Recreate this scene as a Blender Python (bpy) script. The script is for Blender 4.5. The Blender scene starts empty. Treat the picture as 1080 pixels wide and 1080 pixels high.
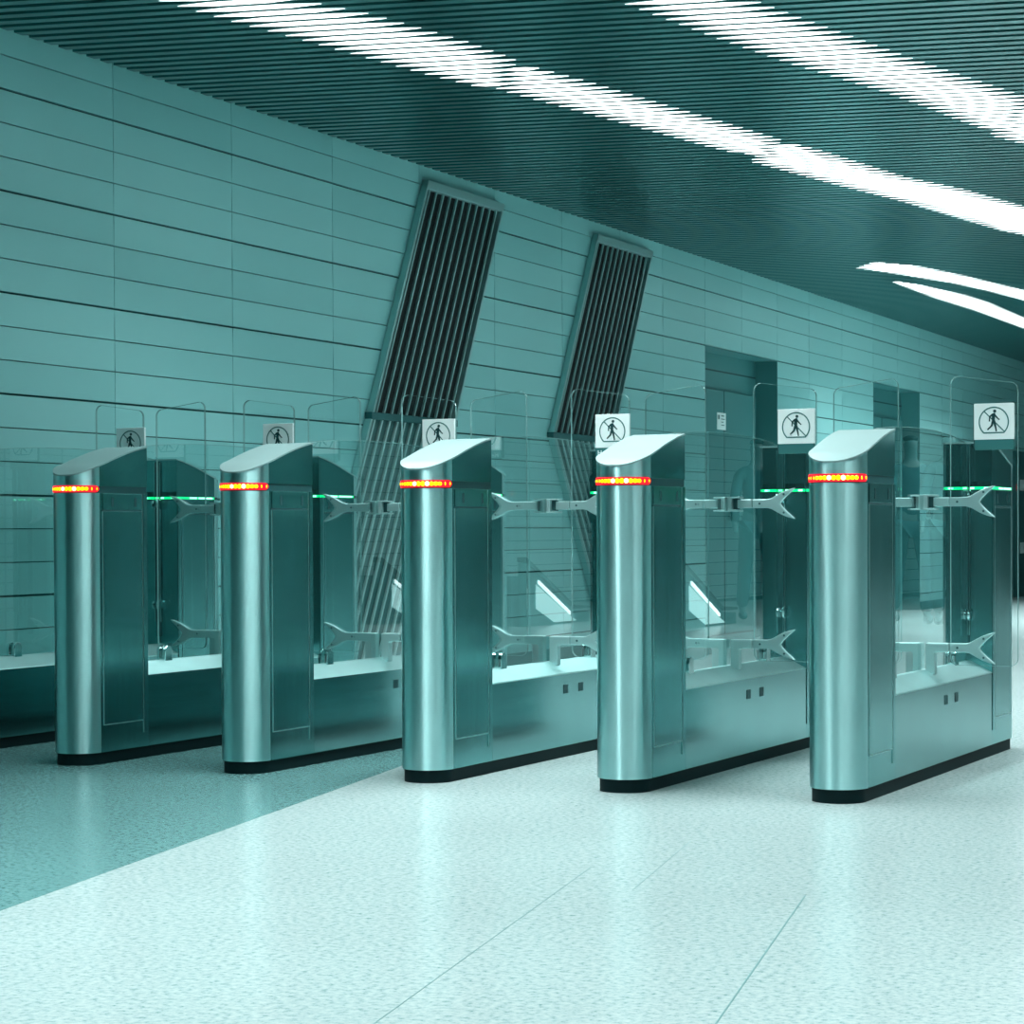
import bpy, bmesh, math, random
from mathutils import Vector, Matrix
random.seed(7)
PI = math.pi
C = bpy.context.scene.collection

# ------------------------------------------------------------------ camera
cam_data = bpy.data.cameras.new('camera')
cam = bpy.data.objects.new('camera', cam_data)
C.objects.link(cam)
Rv = Vector((0.9003656955790019, 0.43511026791198704, -0.004546315222133327))
Uv = Vector((-0.0036536590103589924, 0.018007336353558098, 0.9998311790563874))
Fv = Vector((-0.43511867921335684, 0.9001970843071025, -0.01780293247235273))
M = Matrix.Identity(4)
for i in range(3):
    M[i][0] = Rv[i]; M[i][1] = Uv[i]; M[i][2] = -Fv[i]
M[0][3], M[1][3], M[2][3] = 5.913475690901186, -7.111438958661834, 0.88
cam.matrix_world = M
cam_data.sensor_width = 36
cam_data.lens = 80.55
cam_data.shift_y = 0.05727
cam_data.clip_start = 0.05
cam_data.clip_end = 200
bpy.context.scene.camera = cam

# ------------------------------------------------------------------ world, exposure
world = bpy.data.worlds.new('world'); bpy.context.scene.world = world
world.use_nodes = True
bg = world.node_tree.nodes['Background']
bg.inputs[0].default_value = (0.10, 0.34, 0.36, 1); bg.inputs[1].default_value = 0.15
vs = bpy.context.scene.view_settings
vs.view_transform = 'Standard'; vs.look = 'None'; vs.exposure = 0.30; vs.gamma = 1.0
vs.use_curve_mapping = False
bpy.context.scene.cycles.sample_clamp_indirect = 8.0
LAMP_STRENGTH = 2.2        # glow of the diffusers
LAMP_WATT = 24.0            # light each strip throws down
LAMP_SPREAD = 104.0
LAMP_COLOR = (0.93, 1.0, 1.0, 1)

# ------------------------------------------------------------------ measures
S = 0.74847            # gate spacing
W = 0.19               # gate width
RAD = W / 2
L = 0.310              # straight length of a pillar
E = 1.930              # far tangent
F = 1.620              # inner face of far pillar
TH = -0.03498
WN = Vector((0.99938811, 0.03497714, 0)); WD = Vector((math.sin(TH), math.cos(TH), 0)); WC = -0.242
ROW = 0.143644; Z0 = 1.037589; H = 3.01235

# ------------------------------------------------------------------ materials
def new_mat(name):
    m = bpy.data.materials.new(name); m.use_nodes = True
    return m, m.node_tree, m.node_tree.nodes['Principled BSDF']

def simple(name, col, rough=0.5, metal=0.0, emis=None, es=0.0, bump=0.0, bscale=200, var=0.0):
    m, nt, b = new_mat(name)
    b.inputs['Base Color'].default_value = (*col, 1)
    b.inputs['Roughness'].default_value = rough
    b.inputs['Metallic'].default_value = metal
    if emis:
        b.inputs['Emission Color'].default_value = (*emis, 1)
        b.inputs['Emission Strength'].default_value = es
    if bump or var:
        tc = nt.nodes.new('ShaderNodeTexCoord'); n = nt.nodes.new('ShaderNodeTexNoise')
        n.inputs['Scale'].default_value = bscale; n.inputs['Detail'].default_value = 4
        nt.links.new(tc.outputs['Object'], n.inputs['Vector'])
        if bump:
            bp = nt.nodes.new('ShaderNodeBump'); bp.inputs['Strength'].default_value = bump
            bp.inputs['Distance'].default_value = 0.002
            nt.links.new(n.outputs['Fac'], bp.inputs['Height']); nt.links.new(bp.outputs['Normal'], b.inputs['Normal'])
        if var:
            mx = nt.nodes.new('ShaderNodeMixRGB'); mx.inputs['Color1'].default_value = (*[c * (1 - var) for c in col], 1)
            mx.inputs['Color2'].default_value = (*[min(1, c * (1 + var)) for c in col], 1)
            nt.links.new(n.outputs['Fac'], mx.inputs['Fac']); nt.links.new(mx.outputs['Color'], b.inputs['Base Color'])
    return m

ANISO_ROT = 0.25
def steel(name, col, rough, aniso=0.0, brush=(1, 1, 1)):
    m, nt, b = new_mat(name)
    b.inputs['Metallic'].default_value = 1.0
    tc = nt.nodes.new('ShaderNodeTexCoord'); mp = nt.nodes.new('ShaderNodeMapping')
    mp.inputs['Scale'].default_value = brush
    n = nt.nodes.new('ShaderNodeTexNoise'); n.inputs['Scale'].default_value = 40; n.inputs['Detail'].default_value = 5
    nt.links.new(tc.outputs['Object'], mp.inputs['Vector']); nt.links.new(mp.outputs['Vector'], n.inputs['Vector'])
    n2 = nt.nodes.new('ShaderNodeTexNoise'); n2.inputs['Scale'].default_value = 5; n2.inputs['Detail'].default_value = 6
    nt.links.new(tc.outputs['Object'], n2.inputs['Vector'])
    r1 = nt.nodes.new('ShaderNodeMapRange')
    r1.inputs['To Min'].default_value = rough - 0.05; r1.inputs['To Max'].default_value = rough + 0.07
    nt.links.new(n.outputs['Fac'], r1.inputs['Value']); nt.links.new(r1.outputs['Result'], b.inputs['Roughness'])
    mx = nt.nodes.new('ShaderNodeMixRGB')
    mx.inputs['Color1'].default_value = (*[c * 0.86 for c in col], 1); mx.inputs['Color2'].default_value = (*[min(1, c * 1.1) for c in col], 1)
    nt.links.new(n2.outputs['Fac'], mx.inputs['Fac']); nt.links.new(mx.outputs['Color'], b.inputs['Base Color'])
    if aniso:
        b.inputs['Anisotropic'].default_value = aniso
        tg = nt.nodes.new('ShaderNodeTangent'); tg.direction_type = 'RADIAL'; tg.axis = 'Z'
        b.inputs['Anisotropic Rotation'].default_value = ANISO_ROT
        nt.links.new(tg.outputs['Tangent'], b.inputs['Tangent'])
    return m

def glass(name, tint=(0.90, 0.975, 0.97), ior=1.5):
    m = bpy.data.materials.new(name); m.use_nodes = True
    nt = m.node_tree; nt.nodes.clear()
    out = nt.nodes.new('ShaderNodeOutputMaterial'); mix = nt.nodes.new('ShaderNodeMixShader')
    fr = nt.nodes.new('ShaderNodeFresnel'); fr.inputs['IOR'].default_value = ior
    geo = nt.nodes.new('ShaderNodeNewGeometry')
    tr = nt.nodes.new('ShaderNodeBsdfTransparent'); tr.inputs[0].default_value = (*tint, 1)
    gl = nt.nodes.new('ShaderNodeBsdfGlossy'); gl.inputs['Roughness'].default_value = 0.0
    gl.inputs['Color'].default_value = (0.9, 1, 1, 1)
    # a slab: both faces reflect like air-to-glass
    mul = nt.nodes.new('ShaderNodeMath'); mul.operation = 'SUBTRACT'; mul.inputs[0].default_value = 1.0
    nt.links.new(geo.outputs['Backfacing'], mul.inputs[1])
    m2 = nt.nodes.new('ShaderNodeMath'); m2.operation = 'MULTIPLY'
    m3 = nt.nodes.new('ShaderNodeMath'); m3.operation = 'MULTIPLY'; m3.inputs[1].default_value = 2.2
    nt.links.new(fr.outputs[0], m2.inputs[0]); nt.links.new(mul.outputs[0], m2.inputs[1])
    nt.links.new(m2.outputs[0], m3.inputs[0])
    nt.links.new(m3.outputs[0], mix.inputs[0]); nt.links.new(tr.outputs[0], mix.inputs[1]); nt.links.new(gl.outputs[0], mix.inputs[2])
    nt.links.new(mix.outputs[0], out.inputs[0])
    return m

MAT = {}
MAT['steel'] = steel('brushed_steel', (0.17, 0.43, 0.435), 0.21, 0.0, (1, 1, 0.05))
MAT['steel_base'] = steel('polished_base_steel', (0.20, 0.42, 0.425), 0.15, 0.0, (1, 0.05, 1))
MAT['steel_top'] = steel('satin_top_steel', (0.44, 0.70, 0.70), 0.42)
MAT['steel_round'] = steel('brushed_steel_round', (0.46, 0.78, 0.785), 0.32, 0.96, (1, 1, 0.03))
MAT['cap'] = simple('satin_cap_metal', (0.34, 0.52, 0.52), 0.36, 0.45)
MAT['arm'] = simple('cast_aluminium', (0.40, 0.62, 0.62), 0.38, 0.6, bump=0.05)
MAT['chrome'] = simple('polished_chrome', (0.65, 0.85, 0.85), 0.10, 1.0)
MAT['dark'] = simple('black_rubber', (0.0, 0.012, 0.014), 0.6)
MAT['dark'].node_tree.nodes['Principled BSDF'].inputs['Specular IOR Level'].default_value = 0.15
MAT['groove'] = simple('shadow_gap', (0.01, 0.07, 0.075), 0.5)
MAT['bolt'] = simple('bolt_head', (0.05, 0.15, 0.16), 0.35, 0.7)
MAT['glass'] = glass('clear_glass')
MAT['glass_thin'] = glass('thin_clear_glass', (0.965, 0.99, 0.99), 1.42)
MAT['glass_edge'] = simple('polished_glass_edge', (0.26, 0.48, 0.48), 0.2)
MAT['white'] = simple('sign_white', (0.86, 0.97, 0.97), 0.4)
MAT['sign_dark'] = simple('sign_teal', (0.03, 0.17, 0.17), 0.45)
MAT['ink'] = simple('sign_ink', (0.004, 0.055, 0.06), 0.5)
MAT['red'] = simple('red_led', (0.25, 0.0, 0.01), 0.3, emis=(1.0, 0.006, 0.02), es=1.3)
MAT['amber'] = simple('amber_diode', (0.8, 0.6, 0.0), 0.3, emis=(1.0, 0.72, 0.0), es=1.4)
MAT['hot'] = simple('amber_diode_hot', (1, 1, 0.6), 0.3, emis=(1.0, 0.93, 0.35), es=2.0)
MAT['green'] = simple('green_diode', (0.0, 0.6, 0.2), 0.3, emis=(0.0, 0.85, 0.22), es=1.3)
MAT['green_hot'] = simple('green_diode_hot', (0.6, 1, 0.9), 0.3, emis=(0.45, 1.0, 0.85), es=2.0)
MAT['lamp'] = simple('lamp_diffuser', (0.9, 0.9, 0.9), 0.5, emis=LAMP_COLOR[:3], es=LAMP_STRENGTH)
MAT['housing'] = simple('lamp_housing', (0.7, 0.85, 0.85), 0.4, emis=(0.5, 0.9, 0.9), es=0.7)
MAT['slat'] = simple('ceiling_slat_metal', (0.048, 0.22, 0.225), 0.28, 0.6)
MAT['plenum'] = simple('plenum_black', (0.004, 0.02, 0.022), 0.8)
MAT['grout'] = simple('wall_backing', (0.015, 0.12, 0.125), 0.7)
MAT['door'] = simple('door_paint', (0.06, 0.25, 0.255), 0.45)
MAT['dark_door'] = simple('dark_door_paint', (0.03, 0.16, 0.165), 0.4)
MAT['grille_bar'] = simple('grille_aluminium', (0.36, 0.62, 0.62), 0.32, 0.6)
MAT['grille_bar_sheen'] = simple('grille_aluminium_glass_sheen', (0.50, 0.74, 0.74), 0.35, 0.4)  # lower bars, paler to carry the glass reflection over them
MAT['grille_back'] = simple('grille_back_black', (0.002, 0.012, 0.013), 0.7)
MAT['grille_back_sheen'] = simple('grille_back_glass_sheen', (0.055, 0.17, 0.17), 0.6)  # lower backing with the reflection of the gate glass in its colour
MAT['seam'] = simple('seam_highlight', (0.34, 0.58, 0.58), 0.3, 0.8)  # door seams coloured bright to carry their edge highlights
MAT['paper'] = simple('notice_paper', (0.75, 0.9, 0.9), 0.6)

def wall_mat(name, lo, hi, rough=0.32):
    m, nt, b = new_mat(name)
    at = nt.nodes.new('ShaderNodeAttribute'); at.attribute_name = 'tone'
    tc = nt.nodes.new('ShaderNodeTexCoord'); n = nt.nodes.new('ShaderNodeTexNoise')
    n.inputs['Scale'].default_value = 1.3; n.inputs['Detail'].default_value = 6
    nt.links.new(tc.outputs['Object'], n.inputs['Vector'])
    ad = nt.nodes.new('ShaderNodeMath'); ad.operation = 'MULTIPLY_ADD'; ad.inputs[1].default_value = 0.35
    nt.links.new(n.outputs['Fac'], ad.inputs[0]); nt.links.new(at.outputs['Fac'], ad.inputs[2])
    mx = nt.nodes.new('ShaderNodeMixRGB'); mx.inputs['Color1'].default_value = (*lo, 1); mx.inputs['Color2'].default_value = (*hi, 1)
    nt.links.new(ad.outputs[0], mx.inputs['Fac']); nt.links.new(mx.outputs['Color'], b.inputs['Base Color'])
    r = nt.nodes.new('ShaderNodeMapRange'); r.inputs['To Min'].default_value = rough - 0.02; r.inputs['To Max'].default_value = rough + 0.03
    nt.links.new(n.outputs['Fac'], r.inputs['Value']); nt.links.new(r.outputs['Result'], b.inputs['Roughness'])
    return m
MAT['wall'] = wall_mat('enamel_wall_panels', (0.24, 0.58, 0.585), (0.33, 0.70, 0.705), 0.42)
MAT['wall_far'] = wall_mat('pale_wall_panels', (0.50, 0.74, 0.74), (0.58, 0.80, 0.80))

def floor_mat(name, c1, c2, c3, tile=True):
    m, nt, b = new_mat(name)
    N = nt.nodes; K = nt.links
    tc = N.new('ShaderNodeTexCoord')
    n1 = N.new('ShaderNodeTexNoise'); n1.inputs['Scale'].default_value = 62; n1.inputs['Detail'].default_value = 5; n1.inputs['Roughness'].default_value = 0.7
    n2 = N.new('ShaderNodeTexNoise'); n2.inputs['Scale'].default_value = 1.1; n2.inputs['Detail'].default_value = 3
    n3 = N.new('ShaderNodeTexVoronoi'); n3.inputs['Scale'].default_value = 130
    for x in (n1, n2, n3): K.new(tc.outputs['Object'], x.inputs['Vector'])
    cr = N.new('ShaderNodeValToRGB')
    cr.color_ramp.elements[0].position = 0.33; cr.color_ramp.elements[0].color = (*c1, 1)
    cr.color_ramp.elements[1].position = 0.60; cr.color_ramp.elements[1].color = (*c3, 1)
    e = cr.color_ramp.elements.new(0.44); e.color = (*c2, 1)
    K.new(n1.outputs['Fac'], cr.inputs['Fac'])
    mx = N.new('ShaderNodeMixRGB'); mx.blend_type = 'MULTIPLY'; mx.inputs['Fac'].default_value = 1.0
    r2 = N.new('ShaderNodeMapRange'); r2.inputs['To Min'].default_value = 0.90; r2.inputs['To Max'].default_value = 1.08
    K.new(n2.outputs['Fac'], r2.inputs['Value']); K.new(cr.outputs['Color'], mx.inputs['Color1']); K.new(r2.outputs['Result'], mx.inputs['Color2'])
    K.new(mx.outputs['Color'], b.inputs['Base Color'])
    r3 = N.new('ShaderNodeMapRange'); r3.inputs['To Min'].default_value = 0.16; r3.inputs['To Max'].default_value = 0.30
    K.new(n1.outputs['Fac'], r3.inputs['Value']); K.new(r3.outputs['Result'], b.inputs['Roughness'])
    return m
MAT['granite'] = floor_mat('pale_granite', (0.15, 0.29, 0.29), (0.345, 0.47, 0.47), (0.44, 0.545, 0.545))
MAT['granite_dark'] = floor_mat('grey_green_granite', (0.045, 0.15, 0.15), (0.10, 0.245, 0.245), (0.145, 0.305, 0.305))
MAT['joint'] = simple('floor_joint', (0.10, 0.24, 0.24), 0.6)

# ------------------------------------------------------------------ mesh helpers
def box(bm, x0, x1, y0, y1, z0, z1):
    v = [bm.verts.new(p) for p in ((x0, y0, z0), (x1, y0, z0), (x1, y1, z0), (x0, y1, z0), (x0, y0, z1), (x1, y0, z1), (x1, y1, z1), (x0, y1, z1))]
    for f in ((0, 3, 2, 1), (4, 5, 6, 7), (0, 1, 5, 4), (1, 2, 6, 5), (2, 3, 7, 6), (3, 0, 4, 7)):
        bm.faces.new([v[i] for i in f])
    return v

def prism(bm, pts, axis, a0, a1):
    """polygon pts (2D) extruded along axis between a0 and a1"""
    def P(p, a):
        if axis == 'z': return (p[0], p[1], a)
        if axis == 'y': return (p[0], a, p[1])
        return (a, p[0], p[1])
    A = [bm.verts.new(P(p, a0)) for p in pts]; B = [bm.verts.new(P(p, a1)) for p in pts]
    n = len(pts)
    bm.faces.new(A); bm.faces.new(B)
    for i in range(n):
        bm.faces.new((A[i], A[(i + 1) % n], B[(i + 1) % n], B[i]))

def cyl(bm, c, r, axis, half, n=20):
    prism(bm, [(c[0] + r * math.cos(2 * PI * i / n), c[1] + r * math.sin(2 * PI * i / n)) for i in range(n)], axis, c[2] - half, c[2] + half)

def obj(name, bm, m, parent=None, smooth=False, bevel=0.0):
    bmesh.ops.recalc_face_normals(bm, faces=bm.faces[:])
    me = bpy.data.meshes.new(name); bm.to_mesh(me); bm.free()
    o = bpy.data.objects.new(name, me); C.objects.link(o)
    me.materials.append(MAT[m] if isinstance(m, str) else m)
    if smooth:
        for p in me.polygons: p.use_smooth = True
    if bevel:
        b = o.modifiers.new('bevel', 'BEVEL'); b.width = bevel; b.segments = 2; b.limit_method = 'ANGLE'; b.angle_limit = math.radians(40)
    if parent: o.parent = parent
    return o

def NB(): return bmesh.new()

def tag(o, label, cat, group=None, kind=None):
    if label: o['label'] = label
    if cat: o['category'] = cat
    if group: o['group'] = group
    if kind: o['kind'] = kind
    return o

def thing(name, label, cat, loc=(0, 0, 0), rz=0.0, group=None):
    o = bpy.data.objects.new(name, None); C.objects.link(o); o.location = loc; o.rotation_euler = (0, 0, rz)
    o.empty_display_size = 0.2
    return tag(o, label, cat, group)

def struct(o):
    o['kind'] = 'structure'; return o

def copy_tree(o, parent=None):
    c = o.copy(); C.objects.link(c)
    if parent: c.parent = parent
    for ch in list(o.children): copy_tree(ch, c)
    return c

def shade_auto(o, ang=35):
    me = o.data
    for p in me.polygons: p.use_smooth = True
    bm = bmesh.new(); bm.from_mesh(me)
    for e in bm.edges:
        if len(e.link_faces) == 2 and e.calc_face_angle(0) > math.radians(ang): e.smooth = False
    bm.to_mesh(me); bm.free()

# ------------------------------------------------------------------ floor
GA = math.radians(-12.3)          # grid direction of the floor and of the ceiling slats
gd = Vector((math.sin(GA), math.cos(GA), 0)); gs = Vector((math.cos(GA), -math.sin(GA), 0))
edge_pt = Vector((1.82, 0.4, 0))
EDGE_S = edge_pt.dot(gs)
def G(s, n, z=0.0): return gs * s + gd * n + Vector((0, 0, z))
bm = NB()
def quad(bm, a, b, c, d): bm.faces.new([bm.verts.new(p) for p in (a, b, c, d)])
def slab(bm, pts, z0, z1):
    A = [bm.verts.new((p[0], p[1], z0)) for p in pts]; B = [bm.verts.new((p[0], p[1], z1)) for p in pts]
    bm.faces.new(A); bm.faces.new(B)
    for i in range(len(pts)): bm.faces.new((A[i], A[(i + 1) % len(pts)], B[(i + 1) % len(pts)], B[i]))
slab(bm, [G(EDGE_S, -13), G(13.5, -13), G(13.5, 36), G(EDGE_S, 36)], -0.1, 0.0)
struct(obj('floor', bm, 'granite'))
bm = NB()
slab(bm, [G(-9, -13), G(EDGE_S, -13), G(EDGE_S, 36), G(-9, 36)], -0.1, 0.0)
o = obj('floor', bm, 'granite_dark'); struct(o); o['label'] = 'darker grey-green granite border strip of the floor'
# joints of the large granite slabs: hairline inlays
bm = NB()
js = Vector((4.47, -3.3, 0)).dot(gs)
def inlay(bm, s0, s1, n0, n1, w=0.0035):
    if abs(s1 - s0) < abs(n1 - n0): slab(bm, [G(s0 - w / 2, n0), G(s0 + w / 2, n0), G(s1 + w / 2, n1), G(s1 - w / 2, n1)], -0.002, 0.0006)
    else: slab(bm, [G(s0, n0 - w / 2), G(s1, n1 - w / 2), G(s1, n1 + w / 2), G(s0, n0 + w / 2)], -0.002, 0.0006)
jn = Vector((4.15, -1.88, 0)).dot(gd)
inlay(bm, js, js, jn - 4.2, jn)
inlay(bm, js - 0.42, js - 0.42, jn, jn + 0.9, 0.0015)
s2 = Vector((3.73, -2.7, 0)).dot(gs)
inlay(bm, s2, s2, jn - 1.8, jn + 0.35, 0.002)
for kk in (1.24, 2.48): inlay(bm, js + kk, js + kk, jn - 4, jn + 12, 0.002)
o = obj('trim_floor_joints', bm, 'joint'); struct(o)

# ------------------------------------------------------------------ left wall of enamel panels
def WP(u, dep, z): return WN * (WC + dep) + WD * u + Vector((0, 0, z))
def wbox(bm, u0, u1, d0, d1, z0, z1, tilt=0.0):
    P = []
    for z in (z0, z1):
        for (u, dd) in ((u0, d0), (u1, d0), (u1, d1 + tilt * (1 if z == z1 else -1)), (u0, d1 + tilt * (1 if z == z1 else -1))):
            P.append(bm.verts.new(WP(u, dd, z)))
    for f in ((0, 3, 2, 1), (4, 5, 6, 7), (0, 1, 5, 4), (1, 2, 6, 5), (2, 3, 7, 6), (3, 0, 4, 7)):
        bm.faces.new([P[i] for i in f])
def wpoly(bm, pts, d0, d1):
    A = [bm.verts.new(WP(u, d0, z)) for u, z in pts]; B = [bm.verts.new(WP(u, d1, z)) for u, z in pts]
    bm.faces.new(A); bm.faces.new(B)
    for i in range(len(pts)): bm.faces.new((A[i], A[(i + 1) % len(pts)], B[(i + 1) % len(pts)], B[i]))

seams = [1.575 - 1.055 * k for k in range(11, 0, -1)] + [1.575, 2.626, 3.685, 4.755, 5.823, 6.93, 8.012, 8.90, 9.87, 10.80, 11.79, 12.75, 13.85, 14.99, 15.95, 16.91]
while seams[-1] < 36: seams.append(seams[-1] + 1.03)
rows = [Z0 + ROW * i for i in range(-8, 15)]
rows = [max(z, 0) for z in rows if z > -ROW]
DOORS = [(9.87, 11.79, Z0 + 9 * ROW, 0.20), (14.99, 16.91, Z0 + 9 * ROW, 0.20)]
bm = NB(); tone = bm.faces.layers.float.new('tone')
def panel(bm, tone, u0, u1, z0, z1, g0, g1, d0=-0.02, d1=0.0, base=0.25):
    nf = len(bm.faces)
    wbox(bm, u0 + 0.002, u1 - 0.002, d0, d1, z0 + g0, z1 - g1, random.uniform(-0.0012, 0.0012))
    bm.faces.ensure_lookup_table(); t = base + random.uniform(-0.22, 0.22)
    for f in bm.faces[nf:]: f[tone] = t
base_i = -8
for ui in range(len(seams) - 1):
    u0, u1 = seams[ui], seams[ui + 1]
    if u0 < -1.7: continue
    for i in range(-8, 15):
        z0 = Z0 + ROW * i; z1 = z0 + ROW
        if z1 < 0.02 or z0 > H + 0.05: continue
        z0c = max(z0, 0.0); z1c = min(z1, H + 0.05)
        if any(u0 >= a - 0.01 and u1 <= b + 0.01 and z1c <= zt + 0.01 for a, b, zt, _ in DOORS): continue
        panel(bm, tone, u0, u1, z0c, z1c, 0.005 if i % 3 == 0 else 0.0025, 0.005 if (i + 1) % 3 == 0 else 0.0025)
wall = obj('wall_left', bm, 'wall'); struct(wall)
bm = NB()
ucuts = [-1.7, 9.87, 11.79, 14.99, 16.91, 37]
for a, b in ((0, 1), (2, 3), (4, 5)): wbox(bm, ucuts[a], ucuts[b], -0.30, -0.021, -0.05, H + 0.3)
for a, b in ((1, 2), (3, 4)): wbox(bm, ucuts[a], ucuts[b], -0.30, -0.021, Z0 + 9 * ROW, H + 0.3)
wbox(bm, -11, -1.7, -1.2, -1.1, -0.05, H + 0.3)  # unseen dark set-back wall, added so the round steel reflects darkness
wbox(bm, -1.72, -1.70, -1.2, -0.02, -0.05, H + 0.3)
b2 = obj('wall_left', bm, 'grout'); struct(b2)

# recessed double doors in the left wall
for di, (a, b, zt, dep) in enumerate(DOORS):
    root = thing('door_%d' % (di + 1), ['recessed grey service door in the tiled wall with a white paper notice', 'second recessed door, farther along the tiled wall, smaller in view'][di], 'door')
    root['kind'] = 'structure'
    bm = NB()
    wbox(bm, a, b, -0.30, -dep, 0, zt)
    wbox(bm, b - 0.006, b, -dep, -0.001, 0, zt); wbox(bm, a, a + 0.006, -dep, -0.001, 0, zt); wbox(bm, a, b, -dep, -0.001, zt - 0.004, zt)
    obj('door_frame', bm, 'door', root)
    bm = NB(); zl = Z0 + 7 * ROW - 0.02
    wbox(bm, a + 0.06, b - 0.10, -dep, -dep + 0.035, 0.01, zl)
    dl = obj('door_leaf', bm, 'door', root, bevel=0.004)
    bm = NB()
    for i in range(0, 9):
        z = Z0 + i * ROW
        if i == 8: wbox(bm, a, b, -dep, -dep + 0.004, z - 0.006, z + 0.006)
    wbox(bm, (a + b) / 2 - 0.004, (a + b) / 2 + 0.004, -dep + 0.034, -dep + 0.038, 0.01, zl)
    obj('door_seam', bm, 'groove', root)
    bm = NB(); wbox(bm, (a + b) / 2 + 0.06, (a + b) / 2 + 0.09, -dep + 0.035, -dep + 0.075, 0.95, 1.10)
    obj('door_handle', bm, 'chrome', dl)
bm = NB(); wbox(bm, 10.76 - 0.12, 10.98 - 0.12, -0.165, -0.160, 1.70, 1.84)
nt_ = obj('paper_notice', bm, 'paper'); tag(nt_, 'small white paper notice fixed to the recessed grey door', 'notice')
bm = NB()
for (x0, x1, z0, z1) in ((0.02, 0.06, 0.085, 0.12), (0.10, 0.17, 0.11, 0.12), (0.10, 0.19, 0.085, 0.092), (0.10, 0.16, 0.06, 0.067), (0.10, 0.18, 0.035, 0.042)):
    wbox(bm, 10.64 + x0, 10.64 + x1, -0.160, -0.159, 1.70 + z0, 1.70 + z1)
obj('printed_lines', bm, 'sign_dark', nt_)

# dark doorway with notice at the far right
bm = NB(); wbox(bm, 21.8, 23.3, 0.0, 0.05, 0, 1.85)
dd_ = obj('door_3', bm, 'dark_door', bevel=0.005); struct(dd_); dd_['label'] = 'dark door at the far right end of the tiled wall'
for zz in (0.62, 1.42):
    bm = NB(); wbox(bm, 22.0, 22.4, 0.05, 0.056, zz - 0.07, zz + 0.07)
    o = obj('door_notice', bm, 'paper'); tag(o, 'small white notice on the dark far door, %s one' % ('lower' if zz < 1 else 'upper'), 'notice', 'notices on the far dark door')
bm = NB(); wbox(bm, 23.6, 24.9, 0.06, 0.5, 0.0, 0.20)
o = obj('storage_box', bm, 'dark', bevel=0.02); tag(o, 'low black box on the floor at the far right edge', 'box')
# skirting
bm = NB()
for a, b in ((-1.6, 9.87), (11.79, 14.99), (16.91, 21.8)):
    wbox(bm, a, b, 0.0, 0.012, 0.0, 0.09)
struct(obj('baseboard_left', bm, 'door'))

# ------------------------------------------------------------------ slanted grilles on the wall
def grille(label, uL0, uL1, z_hi, z_lo, ubot, width, nb):
    """upper parallelogram uL0@z_hi -> uL1@z_lo, lower one down to ubot@z_b"""
    root = thing('ventilation_grille', label, 'grille', group='slanted metal wall grilles')
    zb = 0.10
    def para(z1, u1, z0, u0, a, b):           # a..b fraction across the width
        return [(u0 + a, z0), (u0 + b, z0), (u1 + b, z1), (u1 + a, z1)]
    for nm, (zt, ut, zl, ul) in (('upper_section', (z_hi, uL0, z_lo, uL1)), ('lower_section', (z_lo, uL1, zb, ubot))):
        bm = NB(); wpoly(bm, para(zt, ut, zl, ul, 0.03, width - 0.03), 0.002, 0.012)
        sec = obj(nm, bm, 'grille_back' if nm[0] == 'u' else 'grille_back_sheen', root)
        bm = NB()
        t = 0.024
        wpoly(bm, para(zt, ut, zl, ul, 0, t), 0.002, 0.045); wpoly(bm, para(zt, ut, zl, ul, width - t, width), 0.002, 0.045)
        k = (ut - ul) / (zt - zl)
        if nm == 'upper_section':
            wpoly(bm, [(ut - k * 0.055, zt - 0.055), (ut + width - k * 0.055, zt - 0.055), (ut + width, zt), (ut, zt)], 0.002, 0.045)
        else:
            wpoly(bm, [(ul, zl), (ul + width, zl), (ul + width + k * 0.06, zl + 0.06), (ul + k * 0.06, zl + 0.06)], 0.002, 0.045)
        obj('frame', bm, 'grille_bar', sec, bevel=0.003)
        bm = NB(); pitch = (width - 2 * t) / nb
        for j in range(nb):
            c = t + pitch * (j + 0.5)
            wpoly(bm, para(zt, ut, zl, ul, c - (0.0075 if nm[0] == 'u' else 0.009), c + (0.0075 if nm[0] == 'u' else 0.009)), 0.020, 0.032)
        obj('grille_bars', bm, 'grille_bar' if nm[0] == 'u' else 'grille_bar_sheen', sec)
    bm = NB()
    wpoly(bm, [(uL1 - 0.01, z_lo - 0.02), (uL1 + width + 0.01, z_lo - 0.02), (uL1 + width + 0.01, z_lo + 0.02), (uL1 - 0.01, z_lo + 0.02)], 0.004, 0.050)
    obj('cross_rail', bm, 'grout', root, bevel=0.003)
    return root
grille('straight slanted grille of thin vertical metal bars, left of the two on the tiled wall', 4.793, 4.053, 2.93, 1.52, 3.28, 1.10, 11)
grille('zigzag metal bar grille that kinks the other way halfway down, right of the two', 7.486, 6.66, 2.928, 1.505, 7.62, 1.10, 11)

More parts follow.
